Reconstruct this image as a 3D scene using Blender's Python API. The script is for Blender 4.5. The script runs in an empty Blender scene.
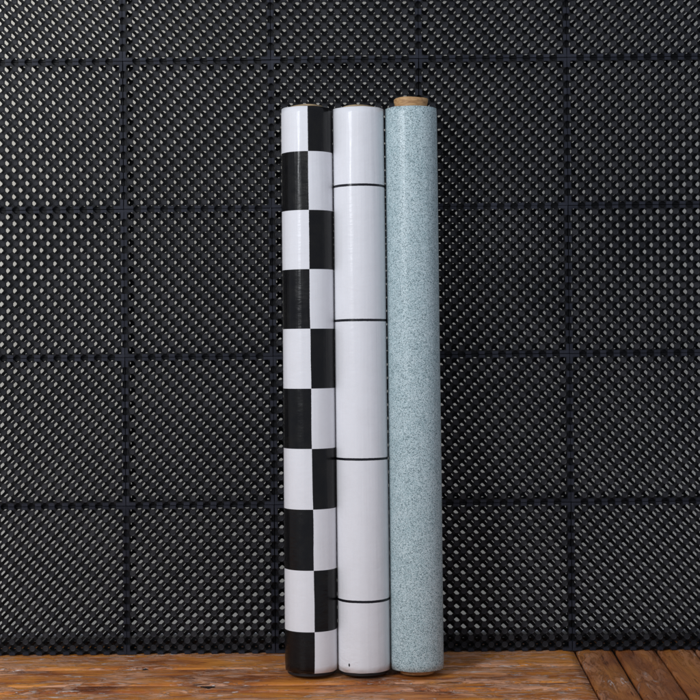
import bpy, bmesh, math, random
from mathutils import Vector, Matrix, noise
random.seed(7)
scene = bpy.context.scene
COL = scene.collection
PI = math.pi

# ------------------------------------------------------------------ helpers
def link(o, parent=None):
    COL.objects.link(o)
    if parent is not None:
        o.parent = parent
    return o

def tag(o, label=None, cat=None, group=None, kind=None):
    if label: o['label'] = label
    if cat: o['category'] = cat
    if group: o['group'] = group
    if kind: o['kind'] = kind
    return o

def mesh_obj(name, verts, faces, mats, parent=None, smooth=False, fmat=None):
    me = bpy.data.meshes.new(name)
    me.from_pydata(verts, [], faces)
    for m in (mats if isinstance(mats, (list, tuple)) else [mats]):
        me.materials.append(m)
    if fmat:
        for p, k in zip(me.polygons, fmat): p.material_index = k
    for p in me.polygons: p.use_smooth = smooth
    me.update()
    return link(bpy.data.objects.new(name, me), parent)

def empty(name, loc=(0, 0, 0)):
    o = bpy.data.objects.new(name, None)
    o.empty_display_size = .05
    o.location = loc
    return link(o)

class NT:
    """small node-tree writer"""
    def __init__(self, name):
        self.m = bpy.data.materials.new(name)
        self.m.use_nodes = True
        self.t = self.m.node_tree
        self.b = self.t.nodes['Principled BSDF']
    def n(self, typ, **kw):
        nd = self.t.nodes.new(typ)
        for k, v in kw.items(): setattr(nd, k, v)
        return nd
    def put(self, sock, v):
        if hasattr(v, 'is_output') or isinstance(v, bpy.types.NodeSocket): self.t.links.new(v, sock)
        else: sock.default_value = v
    def math(self, op, a, b=None, c=None, clamp=False):
        nd = self.n('ShaderNodeMath', operation=op); nd.use_clamp = clamp
        self.put(nd.inputs[0], a)
        if b is not None: self.put(nd.inputs[1], b)
        if c is not None: self.put(nd.inputs[2], c)
        return nd.outputs[0]
    def mix(self, f, a, b, mode='MIX'):
        nd = self.n('ShaderNodeMix', data_type='RGBA', blend_type=mode)
        self.put(nd.inputs[0], f); self.put(nd.inputs[6], a); self.put(nd.inputs[7], b)
        return nd.outputs[2]
    def coord(self, which='Object'):
        return self.n('ShaderNodeTexCoord').outputs[which]
    def mapping(self, v, scale=(1, 1, 1), loc=(0, 0, 0), rot=(0, 0, 0)):
        nd = self.n('ShaderNodeMapping'); self.put(nd.inputs[0], v)
        nd.inputs['Scale'].default_value = scale; nd.inputs['Location'].default_value = loc
        nd.inputs['Rotation'].default_value = rot
        return nd.outputs[0]
    def noise(self, v, scale, detail=2, rough=.5, dist=0.):
        nd = self.n('ShaderNodeTexNoise'); self.put(nd.inputs['Vector'], v)
        nd.inputs['Scale'].default_value = scale; nd.inputs['Detail'].default_value = detail
        nd.inputs['Roughness'].default_value = rough; nd.inputs['Distortion'].default_value = dist
        return nd.outputs['Fac']
    def ramp(self, f, stops, interp='LINEAR'):
        nd = self.n('ShaderNodeValToRGB'); self.put(nd.inputs[0], f)
        cr = nd.color_ramp; cr.interpolation = interp
        while len(cr.elements) < len(stops): cr.elements.new(.5)
        for e, (p, c) in zip(cr.elements, stops):
            e.position = p; e.color = c if len(c) == 4 else (*c, 1)
        return nd.outputs[0]
    def maprange(self, v, a, b, c=0., d=1.):
        nd = self.n('ShaderNodeMapRange'); self.put(nd.inputs[0], v)
        for i, x in enumerate((a, b, c, d)): nd.inputs[i+1].default_value = x
        return nd.outputs[0]
    def bump(self, h, strength=.3, dist=.001, normal=None):
        nd = self.n('ShaderNodeBump'); nd.inputs['Strength'].default_value = strength
        nd.inputs['Distance'].default_value = dist; self.put(nd.inputs['Height'], h)
        if normal is not None: self.put(nd.inputs['Normal'], normal)
        return nd.outputs[0]
    def set(self, **kw):
        for k, v in kw.items(): self.put(self.b.inputs[k.replace('_', ' ')], v)
        return self.m

# ------------------------------------------------------------------ sizes
MM = .001
PX = .002027                 # metres per photo pixel in the mat plane
D = 3.2                      # camera to mat plane
HZ = 215                     # photo row of the camera's eye level
CAMZ = (651.5 - HZ) * PX
U = .300 / 22                # mat cell
T = .0322                    # mat thickness
SEAM0 = -.4583               # x of the second seam
WALLY = .108

# ------------------------------------------------------------------ materials
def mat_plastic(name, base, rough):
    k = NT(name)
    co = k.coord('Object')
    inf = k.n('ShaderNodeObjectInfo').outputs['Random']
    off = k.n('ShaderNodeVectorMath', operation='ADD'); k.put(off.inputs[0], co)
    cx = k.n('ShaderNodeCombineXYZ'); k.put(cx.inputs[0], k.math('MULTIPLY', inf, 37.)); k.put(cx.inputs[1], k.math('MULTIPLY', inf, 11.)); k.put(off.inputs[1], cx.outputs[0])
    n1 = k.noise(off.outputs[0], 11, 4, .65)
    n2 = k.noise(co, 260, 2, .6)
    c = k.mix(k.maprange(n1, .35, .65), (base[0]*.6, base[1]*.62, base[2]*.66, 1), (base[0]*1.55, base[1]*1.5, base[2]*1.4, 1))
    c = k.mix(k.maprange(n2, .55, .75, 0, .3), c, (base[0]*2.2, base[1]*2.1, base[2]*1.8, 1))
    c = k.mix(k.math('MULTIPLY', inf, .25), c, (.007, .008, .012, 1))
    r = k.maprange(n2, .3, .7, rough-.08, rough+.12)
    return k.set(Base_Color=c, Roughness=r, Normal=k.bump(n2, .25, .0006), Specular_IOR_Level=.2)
M_net = mat_plastic('mat plastic with painted shade', (.0038, .004, .005), .5)  # near-black: shade of back layer, ties and seam holes is put in
M_face = mat_plastic('mat stud faces with painted light', (.022, .0232, .028), .5)  # lighter than the net: light on the front studs is painted in
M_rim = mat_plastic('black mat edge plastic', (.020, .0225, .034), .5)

k = NT('wall made translucent for backlight')  # wall made translucent so the lamp behind brightens the mat holes
co = k.coord('Object')
n1 = k.noise(co, 3, 4, .6)
c = k.mix(k.maprange(n1, .3, .7), (.44, .425, .38, 1), (.58, .565, .52, 1))
k.set(Base_Color=c, Roughness=.4)
tr = k.n('ShaderNodeBsdfTranslucent'); k.put(tr.inputs[0], c)
mx = k.n('ShaderNodeMixShader'); mx.inputs[0].default_value = .6
k.t.links.new(k.b.outputs[0], mx.inputs[1]); k.t.links.new(tr.outputs[0], mx.inputs[2])
k.t.links.new(mx.outputs[0], k.t.nodes['Material Output'].inputs[0])
M_wall = k.m
k = NT('dark skirting paint')
M_blocker = k.set(Base_Color=(.02, .014, .012, 1), Roughness=.35)  # dark strip at the wall foot, added to stop back light

k = NT('brown card core')
co = k.coord('Object')
n1 = k.noise(k.mapping(co, (40, 40, 160)), 1, 4, .6, 1.6)
n2 = k.noise(k.mapping(co, (1, 1, 1)), 35, 3, .7)
c = k.ramp(n1, [(.28, (.32, .16, .065)), (.5, (.55, .32, .14)), (.72, (.66, .42, .20))])
c = k.mix(k.maprange(n2, .58, .75, 0, .6), c, (.22, .10, .04, 1))
M_core = k.set(Base_Color=c, Roughness=.6, Normal=k.bump(n1, .5, .0008))

k = NT('roll end layers')
co = k.coord('Object')
sp = k.n('ShaderNodeSeparateXYZ'); k.put(sp.inputs[0], co)
rr = k.math('POWER', k.math('ADD', k.math('MULTIPLY', sp.outputs[0], sp.outputs[0]), k.math('MULTIPLY', sp.outputs[1], sp.outputs[1])), .5)
w = k.math('SINE', k.math('MULTIPLY', rr, 2*PI/.0011))
c = k.mix(k.maprange(w, -.6, .6), (.10, .10, .10, 1), (.5, .5, .5, 1))
M_end = k.set(Base_Color=c, Roughness=.6)

k = NT('pale card core')
n1 = k.noise(k.mapping(k.coord('Object'), (40, 40, 300)), 1, 3, .6, .6)
M_core_pale = k.set(Base_Color=k.ramp(n1, [(.3, (.25, .16, .08)), (.6, (.50, .37, .21))]), Roughness=.6)
k = NT('inner plies with painted shade'); M_plies = k.set(Base_Color=(.008, .007, .008, 1), Roughness=.6)  # dark colour stands in for shade on the inner plies

def vinyl_base(k):
    """shared: object coords, unrolled arc length, sheet ripples"""
    co = k.coord('Object')
    sp = k.n('ShaderNodeSeparateXYZ'); k.put(sp.inputs[0], co)
    x, y, z = sp.outputs
    ang = k.math('ARCTAN2', x, k.math('MULTIPLY', y, -1))       # 0 faces the viewer, + to the right
    return co, x, y, z, ang

def ripple(k, co, strength=.3):
    a = k.noise(k.mapping(co, (90, 90, 3.2)), 1, 3, .55, .3)      # long creases along the roll
    b = k.noise(k.mapping(co, (38, 38, 95)), 1, 3, .55, .8)       # short cross dents
    c = k.noise(k.mapping(co, (60, 60, 210)), 1, 2, .5)          # fine rings from rolling
    s = k.math('ADD', k.math('MULTIPLY', a, 1.3), k.math('ADD', k.math('MULTIPLY', b, .75), k.math('MULTIPLY', c, .30)))
    return s

# checker vinyl
CELL = .1235
k = NT('black and white checker vinyl')
co, x, y, z, ang = vinyl_base(k)
wob = k.math('ADD', k.maprange(k.noise(k.mapping(co, (3, 3, 5)), 1, 2), 0, 1, -.003, .003), k.maprange(k.noise(co, 500, 2), 0, 1, -.0005, .0005))
uu = k.math('SUBTRACT', k.math('ADD', k.math('MULTIPLY', ang, .0503), wob), k.math('MULTIPLY_ADD', z, -.0046, .0078))
CH_OFF = 0.0              # filled below from measured band rows
iu = k.math('FLOOR', k.math('DIVIDE', uu, CELL))
zz = k.n('ShaderNodeValue'); zz.label = 'z0'; zz.outputs[0].default_value = .0
zc = k.math('ADD', k.math('DIVIDE', k.math('SUBTRACT', z, zz.outputs[0]), CELL), 20)
iz = k.math('FLOOR', zc)
par = k.math('MODULO', k.math('ADD', k.math('ADD', iu, 40), iz), 2)
black = k.math('LESS_THAN', par, .5)
# white frames a hair apart: printed edge softness
dirt = k.noise(co, 30, 4, .7)
wc = k.mix(k.maprange(dirt, .45, .75, 0, .3), (.82, .82, .845, 1), (.72, .71, .725, 1))
bc = k.mix(k.maprange(dirt, .4, .7), (.005, .005, .006, 1), (.009, .0085, .008, 1))
c = k.mix(black, wc, bc)
h = ripple(k, co)
M_check = k.set(Base_Color=c, Roughness=k.maprange(dirt, .3, .7, .18, .30), Normal=k.bump(h, .5, .0011), Coat_Weight=.0, Specular_IOR_Level=.27)
CHECK_Z0 = zz

# white vinyl with thin black lines
k = NT('white vinyl with black lines')
co, x, y, z, ang = vinyl_base(k)
LINES = []
line_nodes = []
acc = None
wav = k.maprange(k.noise(k.mapping(co, (12, 12, 2)), 1, 2), 0, 1, -.0012, .0012)
zw = k.math('ADD', z, k.math('ADD', wav, k.maprange(k.noise(co, 400, 2), 0, 1, -.0004, .0004)))
for i in range(4):
    v = k.n('ShaderNodeValue'); line_nodes.append(v)
    d = k.math('ABSOLUTE', k.math('SUBTRACT', zw, v.outputs[0]))
    m = k.math('LESS_THAN', d, .0024)
    acc = m if acc is None else k.math('MAXIMUM', acc, m)
dirt = k.noise(co, 26, 4, .7)
wc = k.mix(k.maprange(dirt, .45, .75, 0, .35), (.82, .82, .845, 1), (.72, .71, .725, 1))
c = k.mix(acc, wc, (.012, .012, .016, 1))
# the small dark fleck near the bottom edge
fx = k.math('SUBTRACT', ang, -.60); fz = k.math('SUBTRACT', z, .0225)
fd = k.math('ADD', k.math('POWER', k.math('DIVIDE', fx, .036), 2), k.math('POWER', k.math('DIVIDE', fz, .0032), 2))
c = k.mix(k.math('LESS_THAN', fd, 1), c, (.01, .01, .012, 1))
h = ripple(k, co)
# creases low on the left of the sheet
wr = k.noise(k.mapping(co, (30, 30, 75), rot=(0, .5, 0)), 1, 2, .5, 1.2)
msk = k.math('MULTIPLY', k.maprange(z, .10, .03), k.maprange(ang, .1, -.5))
h = k.math('ADD', h, k.math('MULTIPLY', k.math('MULTIPLY', wr, msk), 2.2))
M_white = k.set(Base_Color=c, Roughness=k.maprange(dirt, .3, .7, .18, .30), Normal=k.bump(h, .5, .0011), Coat_Weight=.0, Specular_IOR_Level=.27)

# speckled blue vinyl
k = NT('pale blue speckled vinyl')
co, x, y, z, ang = vinyl_base(k)
uv = k.n('ShaderNodeCombineXYZ'); k.put(uv.inputs[0], k.math('MULTIPLY', ang, .0508)); k.put(uv.inputs[1], z)
def cells(scale, loc):
    v = k.n('ShaderNodeTexVoronoi', feature='F1', voronoi_dimensions='2D'); k.put(v.inputs['Vector'], k.mapping(uv.outputs[0], loc=loc))
    v.inputs['Scale'].default_value = scale
    q = k.n('ShaderNodeSeparateXYZ'); k.put(q.inputs[0], v.outputs['Color'])
    return q.outputs[0], v.outputs['Distance'], q.outputs[1]
ca, da, ra = cells(650, (0, 0, 0)); cb, db, rb_ = cells(620, (.31, .17, 0))
n1 = k.math('MULTIPLY', k.maprange(ca, .36, .30), k.maprange(da, .62, .45), clamp=True)
n2 = k.math('MULTIPLY', k.maprange(cb, .36, .28), k.maprange(db, .55, .35), clamp=True)
n3 = k.noise(k.mapping(uv.outputs[0], loc=(.9, .5, 0)), 22, 3, .6)
base = k.mix(k.maprange(n3, .35, .65), (.41, .53, .55, 1), (.47, .58, .60, 1))
c = k.mix(n2, base, (.70, .80, .81, 1))
c = k.mix(k.math('MULTIPLY', n1, k.maprange(ra, 0, 1, .55, 1)), c, (.085, .14, .155, 1))
h = ripple(k, co)
M_blue = k.set(Base_Color=c, Roughness=.3, Normal=k.bump(h, .5, .0011), Specular_IOR_Level=.27)

# floor wood
def mat_wood(name, along, pale):
    k = NT(name)
    co = k.coord('Object')
    X = along == 'x'
    sc = lambda a, b: (a, b, 8) if X else (b, a, 8)
    g = k.noise(k.mapping(co, sc(5, 34)), 1, 6, .6, .7)
    g2 = k.noise(k.mapping(co, sc(10, 90)), 1, 3, .6, 1.2)
    big = k.noise(k.mapping(co, sc(5, 11), loc=(.7, .2, 0)), 1, 3, .6, 1.0)
    at = k.n('ShaderNodeAttribute', attribute_name='tone')
    f = k.math('ADD', k.math('MULTIPLY', g, .55), k.math('MULTIPLY', big, .45))
    f = k.math('ADD', f, k.math('MULTIPLY', k.math('SUBTRACT', at.outputs['Fac'], .5), .10))
    if not X: f = k.math('SUBTRACT', k.math('MULTIPLY', f, .75), -.105)
    c = k.ramp(f, [(.36, (.17, .042, .013)), (.44, (.40, .118, .030)), (.51, (.62, .21, .042)), (.60, (.76, .29, .048)), (.68, (.68, .30, .13))])
    if not X: c = k.mix(.5, c, (.25, .10, .045, 1))
    # pinkish worn, dusty patches
    w1 = k.noise(k.mapping(co, sc(13, 46), loc=(.3, .8, 0)), 1, 7, .66, 1.1)
    w2 = k.noise(k.mapping(co, sc(5, 12), loc=(.1, .4, 0)), 1, 2, .5)
    wear = k.math('MULTIPLY', k.maprange(w1, .47, .54), k.maprange(w2, .40 if X else .42, .52 if X else .60), clamp=True)
    wear = k.math('MINIMUM', wear, 1.0)
    c = k.mix(k.math('MULTIPLY', wear, pale), c, (.70, .37, .23, 1))
    w3 = k.noise(k.mapping(co, sc(26, 120), loc=(.6, .1, 0)), 1, 5, .70, .8)
    glint = k.math('MULTIPLY', k.maprange(w3, .575, .61), k.maprange(w2, .36 if X else .55, .5 if X else .65), clamp=True)
    c = k.mix(k.math('MULTIPLY', glint, .8), c, (.88, .73, .66, 1))  # pale streaks: glints off the varnish painted into the colour
    # dark checks and knots
    c = k.mix(k.math('MULTIPLY', k.maprange(g2, .37, .30), .8), c, (.06, .016, .006, 1))
    dk = k.noise(k.mapping(co, sc(22, 60), loc=(2.2, 1.1, 0)), 1, 2, .6, .5)
    c = k.mix(k.maprange(dk, .735, .75), c, (.012, .006, .004, 1))
    if X:      # two black chips in the varnish
        q = k.n('ShaderNodeSeparateXYZ'); k.put(q.inputs[0], co)
        jag = k.maprange(k.noise(k.mapping(co, (120, 90, 1)), 1, 4, .7), .3, .7, -.9, .9)
        for (hx, hy, rx, ry) in ((-.409, -.111, .007, .008), (-.2746, -.233, .013, .011)):
            e = k.math('ADD', k.math('POWER', k.math('DIVIDE', k.math('SUBTRACT', q.outputs[0], hx), rx), 2), k.math('POWER', k.math('DIVIDE', k.math('SUBTRACT', q.outputs[1], hy), ry), 2))
            c = k.mix(k.math('LESS_THAN', k.math('ADD', e, jag), 1), c, (.006, .004, .004, 1))
    r = k.math('ADD', .20, k.math('MULTIPLY', wear, .28))
    hh = k.math('ADD', k.math('MULTIPLY', g, 1.0), k.math('ADD', k.math('MULTIPLY', g2, .35), k.math('ADD', k.math('MULTIPLY', wear, .4), k.math('MULTIPLY', glint, .3))))
    return k.set(Base_Color=c, Roughness=r, Normal=k.bump(hh, .9, .006), Specular_IOR_Level=.45)
M_woodx = mat_wood('varnished wood grain sideways', 'x', .75)
M_woody = mat_wood('varnished wood grain to the wall', 'y', .3)
k = NT('dark joint dirt'); M_joint = k.set(Base_Color=(.012, .006, .004, 1), Roughness=.8)

# ------------------------------------------------------------------ mat tile
def tile_meshes():
    V, F = [], []
    FACE = set()
    def quadbox(p, q, r, s, y0, y1):
        """prism over a 4-gon given in (x,z), between depths y0<y1 (y0 front)"""
        b = len(V)
        for yy in (y0, y1):
            for (a, c) in (p, q, r, s): V.append((a, yy, c))
        F.append((b, b+1, b+2, b+3)); F.append((b+7, b+6, b+5, b+4))
        for i in range(4):
            j = (i+1) % 4
            F.append((b+i, b+4+i, b+4+j, b+j))
    def disc(cx, cz, r, y0, y1, n=14, front=True, cut=None):
        """rounded disc with a bevelled front and a shallow dish"""
        jr = r*random.uniform(.985, 1.015)
        prof = [(jr*.62, y0+.0006), (jr*.80, y0), (jr*.93, y0+.0003), (jr, y0+.0012), (jr*.97, y1)] if front \
            else [(jr*.97, y0), (jr, y1-.0008), (jr*.9, y1)]
        b = len(V)
        for (pr, py) in prof:
            for i in range(n):
                a = 2*PI*(i+.5)/n
                px, pz = cx+pr*math.cos(a), cz+pr*math.sin(a)
                V.append((px, py, pz))
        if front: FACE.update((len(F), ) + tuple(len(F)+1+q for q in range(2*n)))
        F.append(tuple(b+i for i in range(n)))
        for lv in range(len(prof)-1):
            for i in range(n):
                j = (i+1) % n
                o = b+lv*n
                F.append((o+i, o+n+i, o+n+j, o+j))
        o = b+(len(prof)-1)*n
        F.append(tuple(o+n-1-i for i in range(n)))
    def bar(x0, z0, x1, z1, w, y0, y1):
        dx, dz = x1-x0, z1-z0; L = math.hypot(dx, dz); nx, nz = -dz/L*w, dx/L*w
        quadbox((x0-nx, z0-nz), (x1-nx, z1-nz), (x1+nx, z1+nz), (x0+nx, z0+nz), y0, y1)
    N = 22
    RF, RB, TH = .478*U, .425*U, .0034
    tw = .205*U
    for i in range(1, N):
        for j in range(1, N):
            if (i+j) % 2:
                disc(i*U, j*U, RF, 0, TH)
            else:
                disc(i*U, j*U, RB, T-TH, T, front=False)
    for i in range(0, N+1):
        for j in range(0, N+1):
            odd = (i+j) % 2
            for (di, dj) in ((1, 1), (1, -1)):
                a, b = i+di, j+dj
                if a > N or b < 0 or b > N: continue
                x0, z0, x1, z1 = i*U, j*U, a*U, b*U
                # trim to stay inside the border
                sh = .22
                fx0, fz0 = (x0+(x1-x0)*sh, z0+(z1-z0)*sh); fx1, fz1 = (x1-(x1-x0)*sh, z1-(z1-z0)*sh)
                if odd: bar(fx0, fz0, fx1, fz1, tw, .0009, TH-.0002)
                else: bar(fx0, fz0, fx1, fz1, tw*1.12, T-TH+.0002, T-.0003)
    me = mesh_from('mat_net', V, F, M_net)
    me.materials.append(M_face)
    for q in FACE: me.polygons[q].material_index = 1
    # border
    V2, F2 = [], []
    V_old, F_old = V, F
    V, F = V2, F2
    def qb(x0, z0, x1, z1, y0, y1):
        b = len(V2)
        for yy in (y0, y1):
            for (a, c) in ((x0, z0), (x1, z0), (x1, z1), (x0, z1)): V2.append((a, yy, c))
        F2.append((b, b+1, b+2, b+3)); F2.append((b+7, b+6, b+5, b+4))
        for i in range(4):
            j = (i+1) % 4
            F2.append((b+i, b+4+i, b+4+j, b+j))
    W = N*U; g = .00045; e = .46*U
    # base strip all round (behind)
    yb0, yb1 = T*.30, T-.0004
    qb(g, g, W-g, e, yb0, yb1); qb(g, W-e, W-g, W-g, yb0, yb1)
    qb(g, e, e, W-e, yb0+.0002, yb1-.0002); qb(W-e, e, W-g, W-e, yb0+.0002, yb1-.0002)
    # locking tongues, added to block back light at the joints
    qb(W-.004, -.0011, W+.003, W-.0043, T+.0002, T+.0018); qb(-.0013, W-.004, W-.0047, W+.003, T-.0002, T+.0014)
    NBASE = len(F2)
    # raised half-blocks at odd sites, solid corners
    hb = .5*U
    for s in range(1, N, 2):
        c0, c1 = s*U-hb*.86, s*U+hb*.86
        if s == 1: c0 = g
        if s == N-1: c1 = W-g
        qb(c0, g+.0002, c1, e+.0002, .0004, yb0+.0004); qb(c0, W-e-.0002, c1, W-g-.0002, .0004, yb0+.0004)
        c0 = max(c0, e+.0003); c1 = min(c1, W-e-.0003)
        qb(g+.0002, c0, e+.0002, c1, .0006, yb0+.0006); qb(W-e-.0002, c0, W-g-.0002, c1, .0006, yb0+.0006)
    me2 = mesh_from('mat_edge', V2, F2, M_net)
    me2.materials.append(M_rim)
    for q in range(NBASE, len(F2)): me2.polygons[q].material_index = 1
    return me, me2

def mesh_from(name, V, F, m):
    me = bpy.data.meshes.new(name); me.from_pydata(V, [], F); me.materials.append(m); me.update()
    bm = bmesh.new(); bm.from_mesh(me); bmesh.ops.recalc_face_normals(bm, faces=bm.faces); bm.to_mesh(me); bm.free()
    return me

net_me, edge_me = tile_meshes()
LEAN = math.radians(.5)       # foot of the mats stands a little forward
ROWS = ['bottom', 'second from bottom', 'middle', 'second from top', 'top']
COLS = ['far left', 'left of centre', 'centre', 'right of centre', 'far right']
EXTRA = {
    (0, 0): 'black mesh mat tile in the bottom left corner, standing on the wooden floor',
    (0, 1): 'black mesh mat tile on the floor just left of the foot of the checkered roll',
    (0, 2): 'black mesh mat tile touching the floor behind the white and blue rolls',
    (0, 3): 'black mesh mat tile on the floor, right beside the blue speckled roll',
    (0, 4): 'black mesh mat tile in the bottom right corner above the lengthwise floorboards',
    (4, 0): 'black mesh mat tile in the top left corner of the mat wall',
    (4, 2): 'black mesh mat tile at the top edge, straight above the three rolls',
    (4, 4): 'black mesh mat tile in the top right corner of the mat wall',
    (3, 2): 'black mesh mat tile behind the top ends of the three rolls and their cores',
}
rc = random.Random(3)
first = None
for r in range(5):
    for c in range(5):
        x0 = SEAM0 + (c-1)*.300
        zc = r*.300
        if first is None:
            t = empty('mesh_mat_tile')
            n_ = link(bpy.data.objects.new('net', net_me), t)
            e_ = link(bpy.data.objects.new('border', edge_me), t)
            first = (t, n_, e_)
        else:
            t = first[0].copy(); COL.objects.link(t)
            for ch in (first[1], first[2]):
                q = ch.copy(); COL.objects.link(q); q.parent = t
        y = -.012 + zc*math.sin(LEAN)
        t.location = (x0 + rc.uniform(-.0003, .0003), y + rc.uniform(-.0006, .0006), zc*math.cos(LEAN)+.0005)
        t.rotation_euler = (-LEAN*1.0 + math.radians(rc.uniform(-.15, .15)), rc.uniform(-.0012, .0012), math.radians(rc.uniform(-.12, .12)))
        lab = EXTRA.get((r, c), 'black mesh mat tile, %s row, %s column of the mat wall' % (ROWS[r], COLS[c]))
        tag(t, lab, 'mat tile', 'black mesh mat tiles joined into a wall')

# ------------------------------------------------------------------ projection of measured photo points
ROLLA = math.radians(.50)
def z_on_roll(ypx, bot, top, R, xpx=None):
    """distance along the roll axis whose front line shows at photo row ypx"""
    ax = (top-bot).normalized(); L = (top-bot).length
    lo, hi = -.1, L+.1
    nrm = Vector((0, -1, 0)); nrm = (nrm - ax*nrm.dot(ax)).normalized()
    for _ in range(50):
        m = (lo+hi)/2
        p = bot + ax*m + nrm*R
        yy = HZ - (p.z-CAMZ)/((p.y+D)*PX/D)
        xx = 350 + p.x/((p.y+D)*PX/D)
        yp = HZ + (yy-HZ)*math.cos(ROLLA) - (xx-350)*math.sin(ROLLA)
        if yp > ypx: lo = m
        else: hi = m
    return m

# ------------------------------------------------------------------ rolls
def make_roll(name, mat, R, xb, xt, ytop_px, core_h, seed, label, flare=0.):
    rnd = random.Random(seed)
    bot = Vector((xb, -.158, 0)); top = Vector((xt, -.0665, 1.10))
    ax = (top-bot).normalized()
    gap = (0, .0085, .0082, .0095)[seed]                       # the core stands a little proud below
    root = empty(name)
    tilt = ax.to_track_quat('Z', 'Y')
    # track quat may spin; build explicit frame
    zax = ax; xax = Vector((1, 0, 0)); xax = (xax - zax*xax.dot(zax)).normalized(); yax = zax.cross(xax)
    mtx = Matrix((xax, yax, zax)).transposed().to_4x4()
    mtx.translation = bot
    # drop so that the core's lower rim just meets the floor
    rc_ = .0328
    mtx.translation = bot + Vector((0, 0, rc_*abs(yax.z)+.0003))
    root.matrix_world = mtx
    bot2 = Vector(mtx.translation)
    Ltop = z_on_roll(ytop_px, bot2, bot2+ax*1.1, R)
    # sheet
    n, rings = 128, 90
    V, F, fm = [], [], []
    for j in range(rings+1):
        zz_ = gap + (Ltop-gap)*j/rings
        for i in range(n):
            a = 2*PI*i/n
            d = noise.noise(Vector((math.cos(a)*1.6+seed, math.sin(a)*1.6, zz_*3)))*.0006
            d += noise.noise(Vector((math.cos(a)*5+seed, math.sin(a)*5, zz_*1.2+9)))*.00025
            if j in (0, rings): d -= .0007
            rr_ = R+d
            edge = noise.noise(Vector((math.cos(a)*2, math.sin(a)*2, seed*3.1)))*.0012 if j in (0, rings) else 0
            V.append((rr_*math.sin(a), -rr_*math.cos(a), zz_+edge))
    for j in range(rings):
        for i in range(n):
            k2 = (i+1) % n
            F.append((j*n+i, j*n+k2, (j+1)*n+k2, (j+1)*n+i)); fm.append(0)
    # wound ends, stepping in slightly
    for (base, sgn, zend) in ((0, -1, gap), (rings*n, 1, Ltop)):
        prev = base
        for (fr, dz) in ((.96, .0004), (.9, -.0006), (.8, .0002), (.7, -.0008)):
            b = len(V)
            for i in range(n):
                a = 2*PI*i/n
                V.append((R*fr*math.sin(a), -R*fr*math.cos(a), zend+sgn*dz))
            for i in range(n):
                k2 = (i+1) % n
                F.append((prev+i, prev+k2, b+k2, b+i) if sgn > 0 else (prev+k2, prev+i, b+i, b+k2)); fm.append(1)
            prev = b
    sh = mesh_obj('vinyl_sheet', V, F, [mat, M_end], root, smooth=True, fmat=fm)
    # free end of the sheet: a thin lap line on the far side of the roll
    # core tube
    V, F = [], []
    m_ = 72
    ro, ri = rc_, rc_-.0055
    prof = [(ri, 0), (ro, 0), (ro, .3*Ltop), (ro-.001, Ltop+.0005), (ro-.0008+flare*.3, Ltop+core_h*.45), (ro+flare*.8, Ltop+core_h*.72), (ro+flare, Ltop+core_h*.9),
            (ro+flare-.001, Ltop+core_h), (ri+flare*.6, Ltop+core_h-.0004), (ri, Ltop+core_h*.5)]
    for (pr, pz) in prof:
        for i in range(m_):
            a = 2*PI*i/m_
            V.append((pr*math.sin(a)*(1+.004*math.sin(2*a)), -pr*math.cos(a), pz + (.0006*math.sin(3*a+seed) if pz > Ltop+core_h*.6 else 0)))
    for j in range(len(prof)):
        jj = (j+1) % len(prof)
        for i in range(m_):
            k2 = (i+1) % m_
            F.append((j*m_+i, j*m_+k2, jj*m_+k2, jj*m_+i))
    co_ = mesh_obj('core_tube', V, F, M_core if flare else M_core_pale, root, smooth=True)
    if not flare:
        V, F = [], []
        prof = [(ro+.0006, .0012), (R*.87, .0012), (R*.91, .003), (R*.915, gap+.002), (ro+.0006, gap+.002)]
        for (pr, pz) in prof:
            for i in range(n):
                a = 2*PI*i/n
                V.append((pr*math.sin(a), -pr*math.cos(a), pz))
        for j in range(4):
            for i in range(n):
                k2 = (i+1) % n
                F.append((j*n+i, j*n+k2, (j+1)*n+k2, (j+1)*n+i))
        mesh_obj('shaded_plies', V, F, M_plies, root, smooth=False)  # ring of inner plies below the sheet, coloured as in shadow
    tag(root, label, 'vinyl roll', 'vinyl floor covering rolls leaning on the mats')
    return root, bot2, ax, R

r1 = make_roll('vinyl_roll', M_check, .0506, -.0816, -.0840, 105.8, .0060, 1, 'roll of black and white checkered vinyl, leaning upright on black mats')
r2 = make_roll('vinyl_roll', M_white, .0508, .0199, .0176, 106.2, .0058, 2, 'plain white vinyl roll with four thin black lines, between two others')
r3 = make_roll('vinyl_roll', M_blue, .0514, .1220, .1228, 105.5, .0205, 3, 'pale blue speckled vinyl roll with brown core sticking out on top', flare=.0012)

ys = [151, 208, 267, 326.8, 387.6, 448, 509.7, 571, 632.4]
zs = [z_on_roll(v, r1[1], r1[1]+r1[2]*1.1, r1[3]) for v in ys]
CELLZ = (zs[0]-zs[-1])/8
print('cells', [round(a-b, 4) for a, b in zip(zs, zs[1:])])
# top cell: z>zs[0] left is white ; choose parity so that it is
nt = M_check.node_tree
CHECK_Z0.outputs[0].default_value = zs[0]
for nd in nt.nodes:
    if nd.type == 'MATH' and nd.operation == 'DIVIDE' and nd.inputs[0].is_linked and nd.inputs[0].links[0].from_node.type == 'MATH' \
       and nd.inputs[0].links[0].from_node.operation == 'SUBTRACT' and nd.inputs[0].links[0].from_node.inputs[1].is_linked \
       and nd.inputs[0].links[0].from_node.inputs[1].links[0].from_node == CHECK_Z0:
        nd.inputs[1].default_value = CELLZ
for v, yl in zip(line_nodes, (184.6, 320.2, 459.6, 602)):
    v.outputs[0].default_value = z_on_roll(yl, r2[1], r2[1]+r2[2]*1.1, r2[3])

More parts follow.
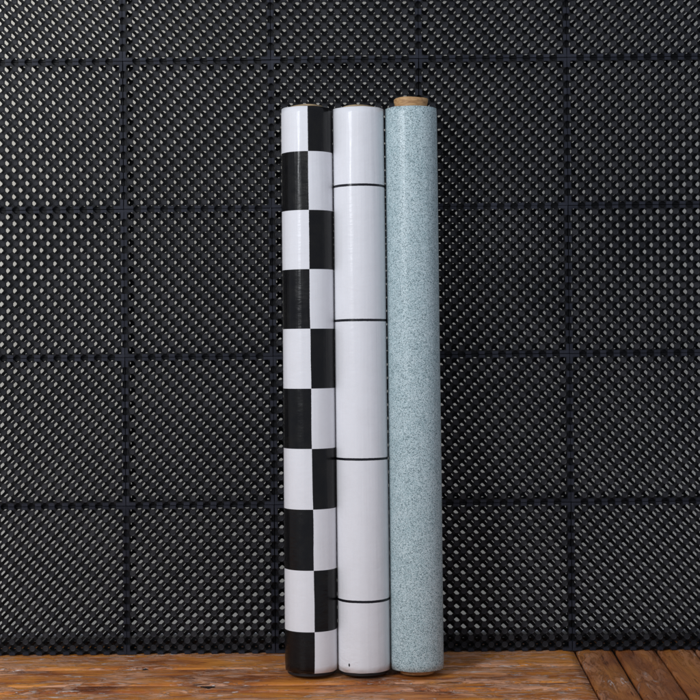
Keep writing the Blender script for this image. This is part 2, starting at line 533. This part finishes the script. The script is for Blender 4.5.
# ------------------------------------------------------------------ setting
def slab(verts_faces, bx0, bx1, by0, by1, along, tone, mi, res=.006, h=0., seed=0):
    """one board: gridded top with worn relief and rounded edges, plus sides"""
    V, F, FM, TN = verts_faces
    nx = max(2, int((bx1-bx0)/(res*(3 if along == 'x' else 1)))); ny = max(2, int((by1-by0)/(res*(1 if along == 'x' else 3))))
    b = len(V)
    for j in range(ny+1):
        for i in range(nx+1):
            x = bx0+(bx1-bx0)*i/nx; y = by0+(by1-by0)*j/ny
            e = min(x-bx0, bx1-x, y-by0, by1-y)
            if along == 'x': s = Vector((x*3, y*22, seed)); s2 = Vector((x*9, y*70, seed))
            else: s = Vector((x*22, y*3, seed)); s2 = Vector((x*70, y*9, seed))
            z = h + noise.noise(s)*.0016 + noise.noise(s2)*.0005
            if e < .0005: z -= .003
            elif e < res*1.1: z -= .0008
            ed = noise.noise(Vector((x*12, y*12, 5+seed)))*.0016 if e < .0005 else 0
            V.append((x+(ed if along == 'y' else 0), y+(ed if along == 'x' else 0), z)); TN.append(tone)
    for j in range(ny):
        for i in range(nx):
            F.append((b+j*(nx+1)+i, b+j*(nx+1)+i+1, b+(j+1)*(nx+1)+i+1, b+(j+1)*(nx+1)+i)); FM.append(mi)
    # skirt
    loop = [b+i for i in range(nx+1)] + [b+j*(nx+1)+nx for j in range(1, ny+1)] + [b+ny*(nx+1)+i for i in range(nx-1, -1, -1)] + [b+j*(nx+1) for j in range(ny-1, 0, -1)]
    c = len(V)
    for v in loop:
        p = V[v]; V.append((p[0], p[1], -.02)); TN.append(tone)
    m = len(loop)
    for i in range(m):
        j = (i+1) % m
        F.append((loop[i], c+i, c+j, loop[j])); FM.append(mi)

VF = ([], [], [], [])
XR = .4475
rb = random.Random(11)
# boards running left-right
yb = [WALLY-.001, .02, -.108, -.219, -.262, -.33, -.46, -.60, -.75, -.9]
for a, (y1, y0) in enumerate(zip(yb, yb[1:])):
    slab(VF, -2.2, XR-.003, y0+.0012, y1-.0012, 'x', rb.random(), 0, h=rb.uniform(-.0008, .0008), seed=a*3.7)
# boards running towards the wall on the right
xb_ = [XR, .5265, .6125, .690, .775, .86, .95, 1.04, 1.13, 1.22]
for a, (x0, x1) in enumerate(zip(xb_, xb_[1:])):
    slab(VF, x0+(.0022 if a == 0 else .0038), x1-.0038, -.9, WALLY-.001, 'y', rb.random(), 1, h=rb.uniform(-.0008, .0008), seed=50+a*2.3)
V, F, FM, TN = VF
fl = mesh_obj('floor', V, F, [M_woodx, M_woody], None, smooth=True, fmat=FM)
at = fl.data.attributes.new('tone', 'FLOAT', 'POINT')
at.data.foreach_set('value', TN)
tag(fl, kind='structure')
fl.location.z = 0
sub = mesh_obj('subfloor', [(-2.2, -.9, -.012), (1.3, -.9, -.012), (1.3, WALLY, -.012), (-2.2, WALLY, -.012)], [(0, 1, 2, 3)], M_joint)
tag(sub, kind='structure')
def box(x0, y0, z0, x1, y1, z1):
    return [(x0, y0, z0), (x1, y0, z0), (x1, y0, z1), (x0, y0, z1), (x0, y1, z0), (x1, y1, z0), (x1, y1, z1), (x0, y1, z1)], \
        [(0, 1, 2, 3), (7, 6, 5, 4), (0, 4, 5, 1), (3, 2, 6, 7), (0, 3, 7, 4), (1, 5, 6, 2)]
wl = mesh_obj('wall', [(-2.2, WALLY, .012), (1.4, WALLY, .012), (1.4, WALLY, 2.2), (-2.2, WALLY, 2.2)], [(0, 1, 2, 3)], M_wall)
tag(wl, kind='structure')
V_, F_ = box(-2.2, WALLY-.05, -.006, 1.4, WALLY+.004, .010)
sk = mesh_obj('added_blocker', V_, F_, M_blocker); tag(sk, kind='structure')  # unseen box added to block back light and darken the wall foot

# ------------------------------------------------------------------ light
def area(name, loc, target, sx, sy, power, col=(1, 1, 1)):
    L = bpy.data.lights.new(name, 'AREA'); L.shape = 'RECTANGLE'; L.size = sx; L.size_y = sy
    L.energy = power; L.color = col
    o = bpy.data.objects.new(name, L); COL.objects.link(o)
    o.location = loc
    o.rotation_euler = (Vector(target)-Vector(loc)).to_track_quat('-Z', 'Y').to_euler()
    return o
area('window_light', (-1.95, -2.55, 2.0), (-.1, 0, .75), .8, 1.5, 60, (.93, .96, 1))
area('added_back_light', (-.98, .80, 1.25), (-.50, WALLY, .8), .9, 1.0, 13.5, (1, .98, .945))  # unseen lamp added behind the wall to make the holes glow
area('strip_lamp', (-.32, -2.6, 1.95), (0, 0, .9), .07, 1.0, 4, (1, .98, .96))
area('bulb', (-1.75, -2.4, 1.47), (-.05, 0, .9), .07, .07, 1.6, (1, .97, 1))
w = bpy.data.worlds.new('World'); scene.world = w; w.use_nodes = True
bg = w.node_tree.nodes['Background']; bg.inputs[0].default_value = (.80, .86, 1, 1); bg.inputs[1].default_value = .44

# ------------------------------------------------------------------ camera
cd = bpy.data.cameras.new('Camera'); cam = bpy.data.objects.new('Camera', cd); COL.objects.link(cam)
cd.sensor_width = 36; cd.lens = 36*D/(700*PX); cd.shift_y = -(350-HZ)/700; cd.clip_end = 50; cd.clip_start = .05
cam.matrix_world = Matrix.Translation((0, -D, CAMZ)) @ Matrix.Rotation(PI/2, 4, 'X') @ Matrix.Rotation(-ROLLA, 4, 'Z')
scene.camera = cam
scene.render.resolution_x = 1024; scene.render.resolution_y = 1024
scene.view_settings.view_transform = 'Standard'; scene.view_settings.look = 'None'
scene.view_settings.exposure = 0; scene.view_settings.gamma = 1
